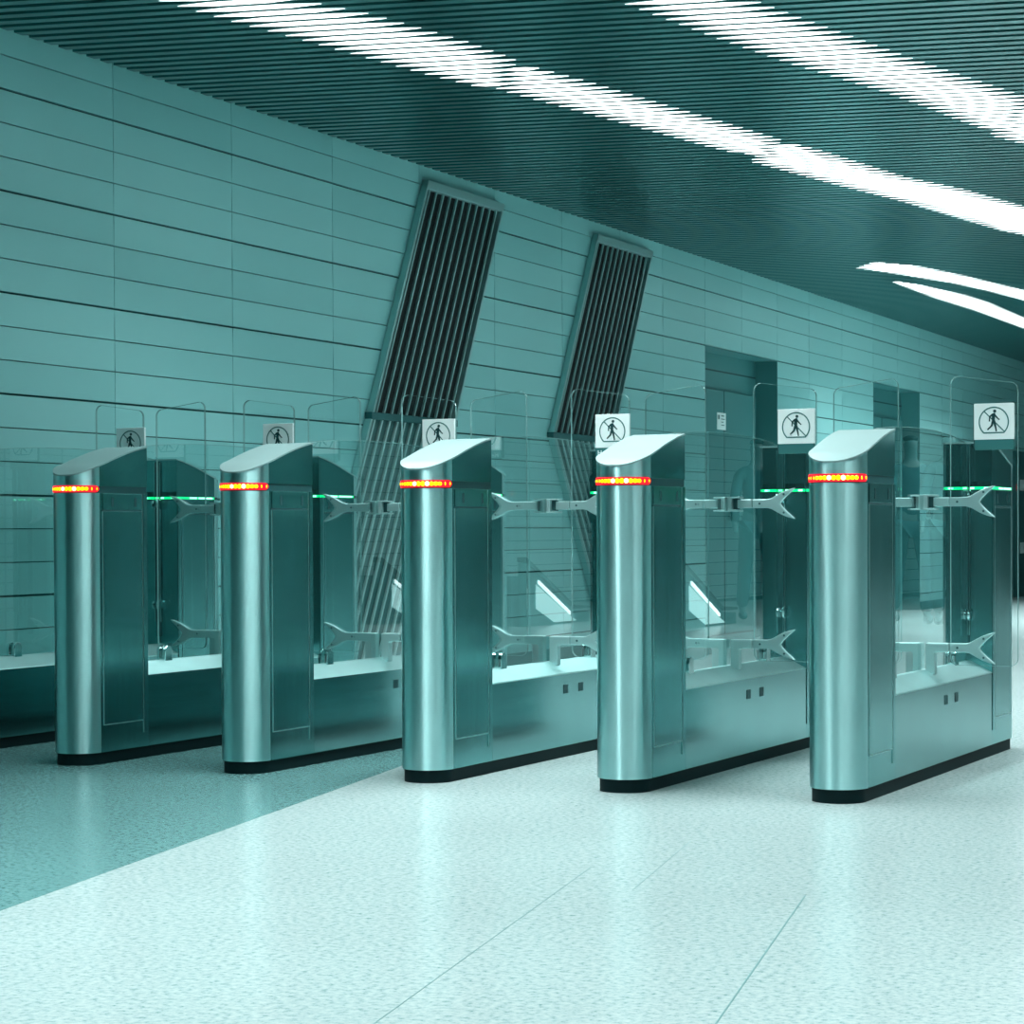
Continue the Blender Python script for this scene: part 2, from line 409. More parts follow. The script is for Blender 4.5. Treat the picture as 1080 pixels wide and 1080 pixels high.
# ------------------------------------------------------------------ ceiling
sdv = Vector((math.sin(math.radians(77.7)), math.cos(math.radians(77.7)), 0))
ndv = Vector((-sdv.y, sdv.x, 0))
PITCH = 0.1062; SW = 0.059
def CP(s, n, z): return sdv * s + ndv * n + Vector((0, 0, z))
def s_wall(n):     # s at which a slat meets the left wall
    return (WC + 0.004 - n * WN.dot(ndv)) / WN.dot(sdv)
bm = NB()
K0, K1 = int(-13 / PITCH), int(37 / PITCH)
def nk(k): return k * PITCH + 0.03
for k in range(K0, K1):
    n = nk(k); a = s_wall(n); b = (10.0 - n * ndv.x) / sdv.x
    P = []
    for z in (H, H + 0.055):
        for (s, m_) in ((s_wall(n - SW / 2), n - SW / 2), (b, n - SW / 2), (b, n + SW / 2), (s_wall(n + SW / 2), n + SW / 2)):
            P.append(bm.verts.new(CP(s, m_, z)))
    for f in ((0, 3, 2, 1), (4, 5, 6, 7), (0, 1, 5, 4), (1, 2, 6, 5), (2, 3, 7, 6), (3, 0, 4, 7)): bm.faces.new([P[i] for i in f])
struct(obj('ceiling', bm, 'slat'))
bm = NB(); slab(bm, [CP(-10, -14, 0), CP(14, -14, 0), CP(14, 38, 0), CP(-10, 38, 0)], H + 0.22, H + 0.30)
struct(obj('ceiling', bm, 'plenum'))

def row_span(poly, n):
    xs = []
    for i in range(len(poly)):
        (s0, n0), (s1, n1) = poly[i], poly[(i + 1) % len(poly)]
        if (n0 - n) * (n1 - n) < 0: xs.append(s0 + (s1 - s0) * (n - n0) / (n1 - n0))
    return (min(xs), max(xs)) if len(xs) >= 2 else None
def luminaire(poly, label, watt=1.0, group='diagonal strip lights set in the slatted ceiling'):
    sc = sum(p[0] for p in poly) / len(poly); nc = sum(p[1] for p in poly) / len(poly)
    root = thing('ceiling_light', label, 'ceiling light', CP(sc, nc, H), group=group)
    off = CP(sc, nc, H)
    bm = NB(); bh = NB(); hp = []
    ns = [p[1] for p in poly]
    for k in range(K0, K1):
        n = nk(k)
        if not (min(ns) < n < max(ns)): continue
        sp = row_span(poly, n)
        if not sp or sp[1] - sp[0] < 0.06: continue
        a, b = sp; w = 0.034; t = min(0.10, (b - a) * 0.3)
        pl = [(a - t * .4, n), (a + t, n - w), (b - t, n - w), (b + t * .4, n), (b - t, n + w), (a + t, n + w)]
        A = [bm.verts.new(CP(s, m_, H - 0.0016) - off) for s, m_ in pl]; B = [bm.verts.new(CP(s, m_, H - 0.0005) - off) for s, m_ in pl]
        bm.faces.new(A); bm.faces.new(B)
        for i in range(6): bm.faces.new((A[i], A[(i + 1) % 6], B[(i + 1) % 6], B[i]))
        hp.append((a, b, n))
    obj('light_diffuser', bm, 'lamp', root)
    if len(hp) > 1:
        lo = [(a, n) for a, b, n in hp]; hi = [(b, n) for a, b, n in hp][::-1]
        pl = lo + hi
        A = [bh.verts.new(CP(s, m_, H + 0.056) - off) for s, m_ in pl]; B = [bh.verts.new(CP(s, m_, H + 0.12) - off) for s, m_ in pl]
        bh.faces.new(A); bh.faces.new(B)
        for i in range(len(pl)): bh.faces.new((A[i], A[(i + 1) % len(pl)], B[(i + 1) % len(pl)], B[i]))
        obj('light_housing', bh, 'housing', root)
    n0, n1 = hp[0][2], hp[-1][2]; c0 = (hp[0][0] + hp[0][1]) / 2; c1 = (hp[-1][0] + hp[-1][1]) / 2
    a_, b_ = CP(c0, n0, 0), CP(c1, n1, 0); dv = b_ - a_
    ld = bpy.data.lights.new('strip_lamp', 'AREA'); ld.shape = 'RECTANGLE'; ld.size = 0.30; ld.size_y = dv.length * 0.9
    ld.energy = LAMP_WATT * watt * dv.length / 2.2; ld.spread = math.radians(LAMP_SPREAD if watt < 2 else 140); ld.color = LAMP_COLOR[:3]
    lo_ = bpy.data.objects.new('strip_lamp', ld); C.objects.link(lo_); lo_.parent = root
    lo_.location = (a_ + b_) / 2 + Vector((0, 0, H - 0.012)) - off; lo_.rotation_euler = (0, 0, -math.atan2(dv.x, dv.y))
    return root
LP = {
 'first diagonal ceiling light strip at top left, running out of the top edge': [(0.67, .16), (1.13, .28), (1.27, .6), (1.45, .89), (1.58, 1.2), (1.71, 1.53), (1.77, 1.75), (1.82, 1.93), (1.66, 2.56), (1.53, 2.48), (1.39, 2.11), (1.07, 1.24), (0.94, 0.92)],
 'middle section of the long diagonal ceiling light, between its two joints': [(1.79, 2.05), (1.89, 2.13), (2.73, 4.37), (2.64, 4.95), (2.46, 4.73), (2.11, 3.81), (1.64, 2.60)],
 'farthest section of the long diagonal ceiling light, reaching the right edge': [(2.71, 4.50), (2.84, 4.6), (3.3, 5.9), (3.62, 6.5), (4.02, 7.49), (4.33, 8.51), (4.33, 9.87), (4.0, 8.9), (3.87, 8.65), (3.55, 7.74), (3.27, 6.95), (2.94, 6.15), (2.54, 5.10)],
 'broad bright ceiling light strip at top right, nearest the camera': [(2.40, 0.5), (2.80, 0.5), (3.15, 1.37), (3.33, 1.8), (3.55, 2.33), (3.86, 3.02), (4.10, 3.55), (4.03, 4.42), (3.86, 4.31), (3.66, 3.70), (3.46, 3.16), (3.08, 2.33), (2.84, 1.72), (2.62, 1.1)],
 'corner of a bright ceiling light cut by the right edge near the top': [(4.0, 3.85), (4.2, 3.75), (4.9, 5.6), (4.85, 6.5), (4.6, 5.9), (3.92, 4.55)],
 'far thin ceiling light strip, upper of the forked pair at right': [(2.66, 10.75), (2.80, 10.35), (3.09, 10.7), (3.41, 11.5), (3.64, 12.15), (3.98, 13.1), (4.5, 14.6), (4.5, 15.5), (3.92, 13.8), (3.62, 12.85), (3.36, 12.15), (3.0, 11.4)],
 'far thin ceiling light strip, lower of the forked pair at right': [(2.80, 11.7), (3.05, 12.2), (3.38, 13.2), (3.56, 13.95), (3.89, 15.8), (4.3, 18.2), (4.3, 19.2), (3.87, 16.9), (3.45, 14.75), (3.14, 13.4)],
}
for li, (lb, pl) in enumerate(LP.items()): luminaire(pl, lb, (0.55, 0.55, 0.8, 1.3, 1.3, 1.0, 1.0)[li])
def par(s, n, ln=2.3, w=0.46): return [(s - w / 2, n), (s + w / 2, n - 0.1), (s + w / 2 + .375 * ln, n + ln - 0.3), (s - w / 2 + .375 * ln, n + ln + 0.15)]
for s0, n_list, wt in ((1.95, (-2.0, -4.6, -7.2), 1.65), (5.0, (1.0, -2.0, -5.0, -8.0), 1.4), (5.3, (9.0, 12.0, 15.0), 2.4), (7.4, (8.0, 11.0, 14.0), 2.2), (8.6, (20.0, 24.0), 1.5)):  # unseen rows; the last is added to lift the dark far right
    for nn in n_list:
        s_ = s0 + (nn - n_list[0]) * (0.25 if s0 < 2 else 0.2)
        luminaire(par(s_, nn, 2.2), 'unseen strip light in the slatted ceiling beyond the edges of the picture', wt, 'ceiling strip lights beyond the edges of the picture')

# ------------------------------------------------------------------ the other walls of the hall
bm = NB(); tone = bm.faces.layers.float.new('tone')
for yi in range(0, 48):
    y0 = -12 + yi * 1.0
    for i in range(-8, 15):
        z0 = max(0, Z0 + ROW * i); z1 = min(Z0 + ROW * (i + 1), H + 0.05)
        if z1 <= z0 + 0.01: continue
        nf = len(bm.faces)
        box(bm, 10.0, 10.02, y0 + 0.003, y0 + 0.997, z0 + 0.004, z1 - 0.004)
        bm.faces.ensure_lookup_table(); t = 0.3 + random.uniform(-.2, .2)
        for f in bm.faces[nf:]: f[tone] = t
struct(obj('wall_right', bm, 'wall_far'))
bm = NB(); box(bm, 10.021, 10.1, -12.2, 36, -0.05, H + 0.3); struct(obj('wall_right', bm, 'grout'))
bm = NB(); box(bm, -3, 10.1, 35, 35.2, -0.05, H + 0.3); struct(obj('wall_back', bm, 'door'))
bm = NB(); box(bm, -1.0, 10.1, -12.2, -12.0, -0.05, H + 0.3); struct(obj('wall_front', bm, 'dark_door'))

# ------------------------------------------------------------------ ticket gate (local: x 0 = right side, y 0 = front tangent)
PROF = [(-0.0951, 1.089), (-0.0868, 1.0925), (-0.06, 1.1055), (-0.03, 1.1175), (0, 1.1265), (0.03, 1.1345), (0.08, 1.150), (0.13, 1.1645), (0.18, 1.178), (0.23, 1.190), (0.27, 1.198), (L, 1.2045)]
def gz(y):
    for (a, za), (b, zb) in zip(PROF, PROF[1:]):
        if y <= b: return za + (zb - za) * max(0, (y - a) / (b - a))
    return PROF[-1][1]
def outline(mir, grow=0.0, n=28, yend=L):
    r = RAD + grow; pts = []
    pts.append((grow, yend)); pts.append((grow, yend * 0.5))
    for i in range(n + 1):
        a = -PI * i / n
        pts.append((-RAD + r * math.cos(a), r * math.sin(a)))
    pts.append((-W - grow, yend * 0.5)); pts.append((-W - grow, yend))
    return pts
def fy(y, mir): return E - y if mir else y
def shell(pts, z0, ztop, mir):
    bm = NB()
    A = [bm.verts.new((x, fy(y, mir), z0)) for x, y in pts]
    B = [bm.verts.new((x, fy(y, mir), ztop(y) if callable(ztop) else ztop)) for x, y in pts]
    bm.faces.new(A)
    n = len(pts)
    for i in range(n): bm.faces.new((A[i], A[(i + 1) % n], B[(i + 1) % n], B[i]))
    if not callable(ztop): bm.faces.new(B)
    return bm
def cap_mesh(mir):
    bm = NB(); ys = [-0.0955] + [-0.0945, -0.092, -0.087, -0.080, -0.070, -0.055, -0.035, -0.015, 0] + [L * i / 14 for i in range(1, 15)] + [L + 0.003]
    top = []; bot = []; g = 0.002
    NX = 10
    for y in ys:
        r = RAD + g
        hw = math.sqrt(max(0.0, r * r - y * y)) if y < 0 else r
        z = gz(min(max(y, -RAD), L))
        rt = []; rb = []
        for j in range(NX + 1):
            x = -RAD + hw * (2 * j / NX - 1)
            rt.append(bm.verts.new((x, fy(y, mir), z + 0.006))); rb.append(bm.verts.new((x, fy(y, mir), z)))
        top.append(rt); bot.append(rb)
    for i in range(len(ys) - 1):
        for j in range(NX):
            bm.faces.new((top[i][j], top[i][j + 1], top[i + 1][j + 1], top[i + 1][j]))
            bm.faces.new((bot[i][j], bot[i][j + 1], bot[i + 1][j + 1], bot[i + 1][j]))
        for j in (0, NX):
            bm.faces.new((top[i][j], top[i + 1][j], bot[i + 1][j], bot[i][j]))
    for i in (0, len(ys) - 1):
        for j in range(NX): bm.faces.new((top[i][j], top[i][j + 1], bot[i][j + 1], bot[i][j]))
    return bm

def ring_strip(a0, a1, z0, z1, r0, r1, mir, n=24):
    bm = NB(); rows_ = []
    for i in range(n + 1):
        a = a0 + (a1 - a0) * i / n
        f = min(1.0, math.sin(PI * i / n) * 6 + 0.25) if i not in (0, n) else 0.25
        zm = (z0 + z1) / 2; hh = (z1 - z0) / 2 * f
        rows_.append([bm.verts.new((-RAD + r * math.cos(a), fy(r * math.sin(a), mir), z)) for r, z in ((r0, zm - hh), (r1, zm - hh), (r1, zm + hh), (r0, zm + hh))])
    for i in range(n):
        for j in range(4): bm.faces.new((rows_[i][j], rows_[i][(j + 1) % 4], rows_[i + 1][(j + 1) % 4], rows_[i + 1][j]))
    bm.faces.new(rows_[0]); bm.faces.new(rows_[-1])
    return bm

ZL0, ZL1 = 1.029, 1.054
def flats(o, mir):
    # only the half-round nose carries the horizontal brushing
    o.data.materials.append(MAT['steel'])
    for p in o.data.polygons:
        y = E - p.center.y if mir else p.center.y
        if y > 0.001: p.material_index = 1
def pillar(root, mir, name):
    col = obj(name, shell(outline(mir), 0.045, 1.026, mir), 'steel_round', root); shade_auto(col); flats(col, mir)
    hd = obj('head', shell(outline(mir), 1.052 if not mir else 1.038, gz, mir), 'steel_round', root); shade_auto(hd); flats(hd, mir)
    bm = shell(outline(mir, -0.003), 1.02, 1.06, mir); gr = obj('light_groove', bm, 'groove', root); shade_auto(gr)
    cp = obj('sloping_cap', cap_mesh(mir), 'cap', root); shade_auto(cp)
    sy = lambda y: fy(y, mir)
    def sbox(bm, y0, y1, z0, z1, x0=0.0, x1=0.0025, side=0):
        ya, yb = sorted((sy(y0), sy(y1)))
        if side == 0: box(bm, x0, x1, ya, yb, z0, z1)
        else: box(bm, -W - x1, -W - x0, ya, yb, z0, z1)
    for sd_ in (0, 1):
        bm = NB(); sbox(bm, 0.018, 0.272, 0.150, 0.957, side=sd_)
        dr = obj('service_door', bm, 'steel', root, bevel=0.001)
        bm = NB()
        sbox(bm, 0.0145, 0.0175, 0.150, 0.957, 0, 0.0030, sd_); sbox(bm, 0.2725, 0.2755, 0.100, 1.024, 0, 0.0030, sd_)
        sbox(bm, 0.0145, 0.2755, 0.146, 0.1495, 0, 0.0030, sd_)
        obj('seam_highlight_strip', bm, 'seam', dr)
        bm = NB(); sbox(bm, 0.0145, 0.2755, 0.957, 0.963, 0, 0.0012, sd_)
        obj('seam', bm, 'groove', dr)
        bm = NB(); sbox(bm, 0.018, 0.272, 0.963, 1.024, side=sd_)
        sp = obj('sensor_panel', bm, 'steel', root, bevel=0.001)
        for y0 in (0.072, 0.222):
            bm = NB(); sbox(bm, y0, y0 + 0.014, 0.975, 1.010, 0.0025, 0.0035, sd_)
            obj('slot', bm, 'groove', sp)
        bm = NB(); sbox(bm, 0.280, 0.306, 0.10, 1.026, 0, 0.003, sd_)
        obj('edge_trim', bm, 'steel', root, bevel=0.001)
    return col

def lathe_dome(bm, c, r, th, axis='x'):
    """short capsule shaped disc: rounded edge"""
    prof = [(-th, r * 0.80), (-th * 0.6, r * 0.95), (0, r), (th * 0.6, r * 0.95), (th, r * 0.80)]
    n = 24; rings = []
    for a, rr in prof:
        ring = []
        for i in range(n):
            t = 2 * PI * i / n
            p = (c[0] + a, c[1] + rr * math.cos(t), c[2] + rr * math.sin(t)) if axis == 'x' else (c[0] + rr * math.cos(t), c[1] + a, c[2] + rr * math.sin(t))
            ring.append(bm.verts.new(p))
        rings.append(ring)
    for i in range(len(rings) - 1):
        for j in range(n): bm.faces.new((rings[i][j], rings[i][(j + 1) % n], rings[i + 1][(j + 1) % n], rings[i + 1][j]))
    bm.faces.new(rings[0]); bm.faces.new(rings[-1])

YM = 1.008; XC = -RAD
def leaf_poly(sgn):
    i, o_ = 0.096, 0.341; zt_i, zt_o = 1.424, 1.398; zb = 0.385; r = 0.028
    pts = []
    def arc(cx, cz, a0, a1):
        for k in range(7):
            a = math.radians(a0 + (a1 - a0) * k / 6); pts.append((cx + r * math.cos(a), cz + r * math.sin(a)))
    arc(o_ - r, zb + r, -90, 0); arc(o_ - r, zt_o - r, 0, 90); arc(i + r, zt_i - r, 90, 180); arc(i + r, zb + r, 180, 270)
    return [(XC + sgn * x, z) for x, z in pts]
def fork_poly(sgn, zc, x_in):
    h = 0.0165
    up = [(x_in, h), (0.155, h), (0.172, 0.020), (0.192, 0.031), (0.215, 0.043), (0.240, 0.052), (0.263, 0.0575), (0.250, 0.045), (0.232, 0.030), (0.214, 0.012), (0.206, 0.0)]
    lo = [(x, -z) for x, z in up[::-1]][1:]
    return [(XC + sgn * x, zc + z) for x, z in up + lo]
def build_gate(label):
    root = thing('ticket_gate', label, 'ticket gate', group='row of steel ticket gates')
    pillar(root, False, 'front_pillar'); pillar(root, True, 'rear_pillar')
    # plinth
    pl = [(x, y) for x, y in outline(False, -0.007)][1:-1]
    pr = [(x, E - y) for x, y in pl][::-1]
    bm = NB(); prism(bm, [(pl[0][0], pl[0][1])] + pl[1:] + pr, 'z', 0.0, 0.047)
    p = obj('plinth', bm, 'dark', root); shade_auto(p)
    # low base cabinet with ridged top
    bm = NB(); prism(bm, [(0, 0.045), (0, 0.321), (-0.003, 0.325), (XC + 0.012, 0.367), (XC - 0.012, 0.367), (-W + 0.003, 0.325), (-W, 0.321), (-W, 0.045)], 'y', L - 0.002, F + 0.002)
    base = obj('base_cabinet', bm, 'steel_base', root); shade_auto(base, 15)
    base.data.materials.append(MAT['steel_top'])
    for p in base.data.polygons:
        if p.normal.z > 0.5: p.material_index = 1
    for y0 in (0.929, 1.072):
        bm = NB(); box(bm, 0.0, 0.0015, y0, y0 + 0.040, 0.247, 0.281)
        sb = obj('sensor_window', bm, 'groove', root)
        bm = NB(); box(bm, 0.0, 0.0025, y0 + 0.031, y0 + 0.040, 0.249, 0.279); obj('sensor_lens', bm, 'bolt', sb)
    # fixed arched glass pane
    arc = [(L, 1.200), (0.45, 1.219), (0.60, 1.229), (0.78, 1.236), (0.965, 1.238), (1.15, 1.236), (1.33, 1.229), (1.48, 1.219), (F, 1.200)]
    bm = NB(); prism(bm, [(L, 0.372)] + arc + [(F, 0.372)], 'x', XC - 0.005, XC + 0.005)
    obj('fixed_glass_pane', bm, 'glass', root)
    bm = NB()
    a2 = arc
    top = a2 + [(y, z + 0.0015) for y, z in a2[::-1]]
    prism(bm, top, 'x', XC - 0.005, XC + 0.005)
    obj('pane_edge', bm, 'glass_edge', root)
    # arms, posts, forks and swinging leaves
    zu, zl = 0.9735, 0.449
    for sgn in (-1, 1):
        for zc, low in ((zu, False), (zl, True)):
            bm = NB()
            prism(bm, fork_poly(sgn, zc, 0.099), 'y', YM - 0.022, YM - 0.004)
            fk = obj('fork_arm', bm, 'arm', root, bevel=0.003)
            for bx, bz in ((0.127, 0), (0.222, 0.034), (0.222, -0.034)):
                bm = NB(); cyl(bm, (XC + sgn * bx, zc + bz, YM - 0.022), 0.0042, 'y', 0.0012, 14)
                obj('bolt', bm, 'bolt', fk)
            if low:
                xs = (0.012, 0.046, 0.097) if sgn > 0 else (0.014, 0.062, 0.097)
                pts = [(xs[2], zc + 0.0165), (xs[0], zc + 0.0165), (xs[0], 0.352), (xs[1], 0.352), (xs[1], zc - 0.0165 - 0.004), (xs[1] + 0.006, zc - 0.0165), (xs[2], zc - 0.0165)]
                bm = NB(); prism(bm, [(XC + sgn * x, z) for x, z in pts], 'y', YM - 0.030, YM + 0.006)
                obj('support_post', bm, 'arm', root, bevel=0.004)
            else:
                bm = NB(); x0, x1 = sorted((XC + sgn * 0.040, XC + sgn * 0.097)); box(bm, x0, x1, YM - 0.026, YM + 0.002, zc - 0.0165, zc + 0.0165)
                obj('upper_bar', bm, 'arm', root, bevel=0.003)
        # H clip half
        bm = NB()
        x0, x1 = sorted((XC + sgn * 0.0055, XC + sgn * 0.022)); box(bm, x0, x1, YM - 0.036, YM + 0.012, 0.950, 0.996)
        x0, x1 = sorted((XC + sgn * 0.0055, XC + sgn * 0.052)); box(bm, x0, x1, YM - 0.036, YM + 0.012, 0.994, 1.000); 
        box(bm, x0, x1, YM - 0.036, YM + 0.012, 0.945, 0.951)
        cl = obj('hinge_clip', bm, 'arm', root, bevel=0.0015)
        bm = NB(); x0, x1 = sorted((XC + sgn * 0.022, XC + sgn * 0.040)); box(bm, x0, x1, YM - 0.020, YM, 0.953, 0.993)
        obj('hinge_core', bm, 'groove', cl)
        bm = NB(); lf = leaf_poly(sgn); prism(bm, lf, 'y', YM - 0.002, YM + 0.008)
        g_ = obj('glass_leaf', bm, 'glass_thin', root)
        bm = NB(); n = len(lf)
        cx = sum(p_[0] for p_ in lf) / n; cz = sum(p_[1] for p_ in lf) / n
        inn = [(x - 0.0011 * (1 if x > cx else -1), z - 0.0011 * (1 if z > cz else -1)) for x, z in lf]
        for i in range(n):
            j = (i + 1) % n
            prism(bm, [lf[i], lf[j], inn[j], inn[i]], 'y', YM - 0.0021, YM + 0.0081)
        obj('leaf_edge', bm, 'glass_edge', g_)
    # sign on the right leaf
    bm = NB(); sx0, sx1, sz0, sz1 = XC + 0.188, XC + 0.331, 1.194, 1.3225
    box(bm, sx0, sx1, YM - 0.022, YM - 0.010, sz0, sz1)
    sg = obj('no_pedestrian_sign', bm, 'white', root, bevel=0.001)
    sg['label'] = 'white square sign with a walking figure crossed out in a ring'
    bm = NB(); box(bm, sx0 + 0.003, sx1 - 0.002, YM - 0.021, YM - 0.009, 1.1575, sz0 - 0.0003); obj('caption_strip', bm, 'sign_dark', sg)
    bm = NB(); box(bm, sx0 - 0.004, sx0, YM - 0.012, YM - 0.002, sz0 - 0.03, sz1 - 0.006); box(bm, sx0, sx1 - 0.01, YM - 0.010, YM - 0.002, sz0 - 0.02, sz1 - 0.02)
    obj('sign_bracket', bm, 'groove', sg)
    bm = NB(); cx, cz, R0, R1 = (sx0 + sx1) / 2, (sz0 + sz1) / 2 - 0.002, 0.0500, 0.0545
    yf0, yf1 = YM - 0.0228, YM - 0.0219
    aa = [math.radians(-48 + (276) * i / 48) for i in range(49)]
    for i in range(48):
        a, b = aa[i], aa[i + 1]
        prism(bm, [(cx + R0 * math.cos(a), cz + R0 * math.sin(a)), (cx + R1 * math.cos(a), cz + R1 * math.sin(a)), (cx + R1 * math.cos(b), cz + R1 * math.sin(b)), (cx + R0 * math.cos(b), cz + R0 * math.sin(b))], 'y', yf0, yf1)
    zb_ = cz + R1 * math.sin(aa[0]); xb_ = R1 * math.cos(aa[0])
    prism(bm, [(cx - xb_, zb_), (cx + xb_, zb_), (cx + xb_ - 0.002, zb_ + 0.0045), (cx - xb_ + 0.002, zb_ + 0.0045)], 'y', yf0, yf1)
    def stroke(x0, z0, x1, z1, w0, w1=None):
        w1 = w1 or w0; dx, dz = x1 - x0, z1 - z0; l = math.hypot(dx, dz); nx, nz = -dz / l, dx / l
        prism(bm, [(cx + x0 - nx * w0, cz + z0 - nz * w0), (cx + x0 + nx * w0, cz + z0 + nz * w0), (cx + x1 + nx * w1, cz + z1 + nz * w1), (cx + x1 - nx * w1, cz + z1 - nz * w1)], 'y', yf0, yf1)
    stroke(-0.0345, 0.038, 0.039, -0.0355, 0.0019)
    pict = obj('prohibition_ring', bm, 'sign_dark', sg)
    bm = NB(); yf0, yf1 = YM - 0.0234, YM - 0.0220
    cyl(bm, (cx + 0.0035, cz + 0.0385, (yf0 + yf1) / 2), 0.0055, 'y', 0.0007, 16)
    stroke(0.0035, 0.031, -0.002, 0.024, 0.003, 0.006)
    stroke(-0.001, 0.028, -0.001, 0.0, 0.0065, 0.0045)          # torso
    stroke(-0.004, 0.028, -0.015, 0.018, 0.0026); stroke(-0.0145, 0.020, -0.0155, 0.002, 0.0022)
    stroke(0.003, 0.026, 0.013, 0.014, 0.0026); stroke(0.012, 0.015, 0.0205, 0.0075, 0.0020)
    stroke(-0.002, 0.004, -0.008, -0.014, 0.0046, 0.0032); stroke(-0.007, -0.013, -0.0225, -0.0275, 0.0030, 0.0024)
    stroke(0.001, 0.004, 0.006, -0.016, 0.0046, 0.0032); stroke(0.006, -0.015, 0.0095, -0.034, 0.0030, 0.0024)
    obj('walking_figure', bm, 'ink', sg)
    # clamps: U clamps on the base, disc clamps on the pillars
    for y in (0.56, 1.385):
        bm = NB()
        for s_ in (-1, 1):
            x0 = XC + s_ * 0.014
            pr_ = [(y - 0.025, 0.352), (y + 0.025, 0.352)] + [(y + 0.025 * math.cos(a), 0.398 + 0.025 * math.sin(a)) for a in [PI * i / 12 for i in range(13)]]
            prism(bm, pr_, 'x', x0 - 0.007, x0 + 0.007)
        u_ = obj('glass_clamp', bm, 'chrome', root, bevel=0.002)
    for y, in ((L + 0.022,), (F - 0.022,)):
        for z in (1.003, 0.545):
            bm = NB()
            for s_ in (-1, 1): lathe_dome(bm, (XC + s_ * 0.012, y, z), 0.023, 0.0065)
            d_ = obj('disc_clamp', bm, 'chrome', root); shade_auto(d_, 30)
            bm = NB(); ya, yb = sorted((y, L if y < 1 else F)); box(bm, XC - 0.016, XC + 0.016, ya, yb, z - 0.010, z + 0.010); obj('clamp_stem', bm, 'bolt', d_)
    # slot and rod on the pillar faces
    for y, sg_ in ((L, 1), (F, -1)):
        bm = NB(); ya, yb = sorted((y - sg_ * 0.001, y + sg_ * 0.002)); box(bm, XC - 0.022, XC + 0.010, ya, yb, 0.40, 1.200); ch = obj('pane_channel', bm, 'groove', root)
        bm = NB(); cyl(bm, (XC + 0.008, y + sg_ * 0.004, 0.83), 0.004, 'z', 0.365, 12); cyl(bm, (XC - 0.024, y + sg_ * 0.003, 0.83), 0.003, 'z', 0.365, 12); rr = obj('channel_rod', bm, 'chrome', ch); shade_auto(rr)
    # front indicator (red band, amber diodes)
    ir = obj('indicator_light', ring_strip(math.radians(-178), math.radians(-3), ZL0, ZL1, RAD - 0.003, RAD + 0.002, False, 36), 'red', root)
    degs = [-150, -137, -127, -118, -109, -100, -91, -82, -73, -64, -55, -46, -37, -24, -10]
    for dg in degs:
        hot = dg in (-91, -64)
        bm = NB(); a = math.radians(dg); r = RAD + 0.0022
        mid = 1 - abs(dg + 72) / 80
        hw, hh = (0.0082 if -125 < dg < -32 else 0.003), 0.0046 + 0.0042 * mid
        t = Vector((-math.sin(a), math.cos(a), 0)); c = Vector((XC + r * math.cos(a), r * math.sin(a), (ZL0 + ZL1) / 2)); nrm = Vector((math.cos(a), math.sin(a), 0))
        ring = [c + t * hw * math.cos(2 * PI * i / 14) + Vector((0, 0, hh * math.sin(2 * PI * i / 14))) for i in range(14)]
        A = [bm.verts.new(p_) for p_ in ring]; B = [bm.verts.new(c + (p_ - c) * 0.7 + nrm * 0.0015) for p_ in ring]
        bm.faces.new(A); bm.faces.new(B)
        for i in range(14): bm.faces.new((A[i], A[(i + 1) % 14], B[(i + 1) % 14], B[i]))
        obj('diode', bm, 'hot' if hot else 'amber', ir)
    # green strip on the rear pillar
    bm = NB(); box(bm, 0.0, 0.0022, F + 0.005, E - 0.004, 1.0275, 1.0375)
    box(bm, -W + 0.002, -0.002, F - 0.0022, F, 1.0275, 1.0375)
    gs_ = obj('green_indicator_light', bm, 'green', root)
    bm = NB()
    bm.free()
    for y0, y1 in ((F + 0.10, F + 0.16), (F + 0.175, F + 0.29)):
        bm = NB(); box(bm, 0.0022, 0.0032, y0, y1, 1.029, 1.036); obj('green_diode', bm, 'green_hot', gs_)
    for x0, x1 in ((-0.172, -0.160), (-0.085, -0.068), (-0.03, -0.012)):
        bm = NB(); box(bm, x0, x1, F - 0.0032, F - 0.0022, 1.029, 1.036); obj('green_diode', bm, 'green_hot', gs_)
    return root

names = [
 'ticket gate against the tiled wall, cut off by the left edge of the picture',
 'leftmost steel ticket gate whose whole rounded front pillar shows, indicator glowing yellow',
 'second ticket gate with a full front pillar from the left, on the dark floor strip',
 'middle ticket gate with its front pillar before the straight slanted grille',
 'ticket gate with its front pillar just right of the zigzag grille, second from the right',
 'nearest and rightmost steel ticket gate in the row, its whole length visible']
first = build_gate(names[0])
gates = [first]
for k in range(1, 6):
    g = copy_tree(first); g.location = (k * S, 0, 0); g['label'] = names[k]; gates.append(g)
for g, dx in zip(gates, (0.030, 0.016, 0.014, 0.020, 0.011, 0.0)):
    for ch in g.children:
        if ch.name.startswith('no_pedestrian_sign'): ch.location.x = dx
# the wall side gate has no leaf towards the wall
for ch in list(first.children):
    if ch.type == 'MESH' and min(v.co.x for v in ch.data.vertices) < XC - 0.2:
        for c2 in list(ch.children): bpy.data.objects.remove(c2)
        bpy.data.objects.remove(ch)
# caption text on the sign of the fourth gate
cu = bpy.data.curves.new('caption_text', 'FONT'); cu.body = 'He'; cu.size = 0.026; cu.extrude = 0.0004
to = bpy.data.objects.new('caption_text', cu); C.objects.link(to)
bpy.context.view_layer.update()
me = bpy.data.meshes.new_from_object(to.evaluated_get(bpy.context.evaluated_depsgraph_get()))
bpy.data.objects.remove(to)
tx = bpy.data.objects.new('caption_text', me); C.objects.link(tx); me.materials.clear(); me.materials.append(MAT['white'])
sgn4 = [c for c in gates[3].children if c.name.startswith('no_pedestrian_sign')][0]
tx.parent = sgn4; tx.rotation_euler = (PI / 2, 0, 0); tx.location = (XC + 0.197, YM - 0.0216, 1.1665)

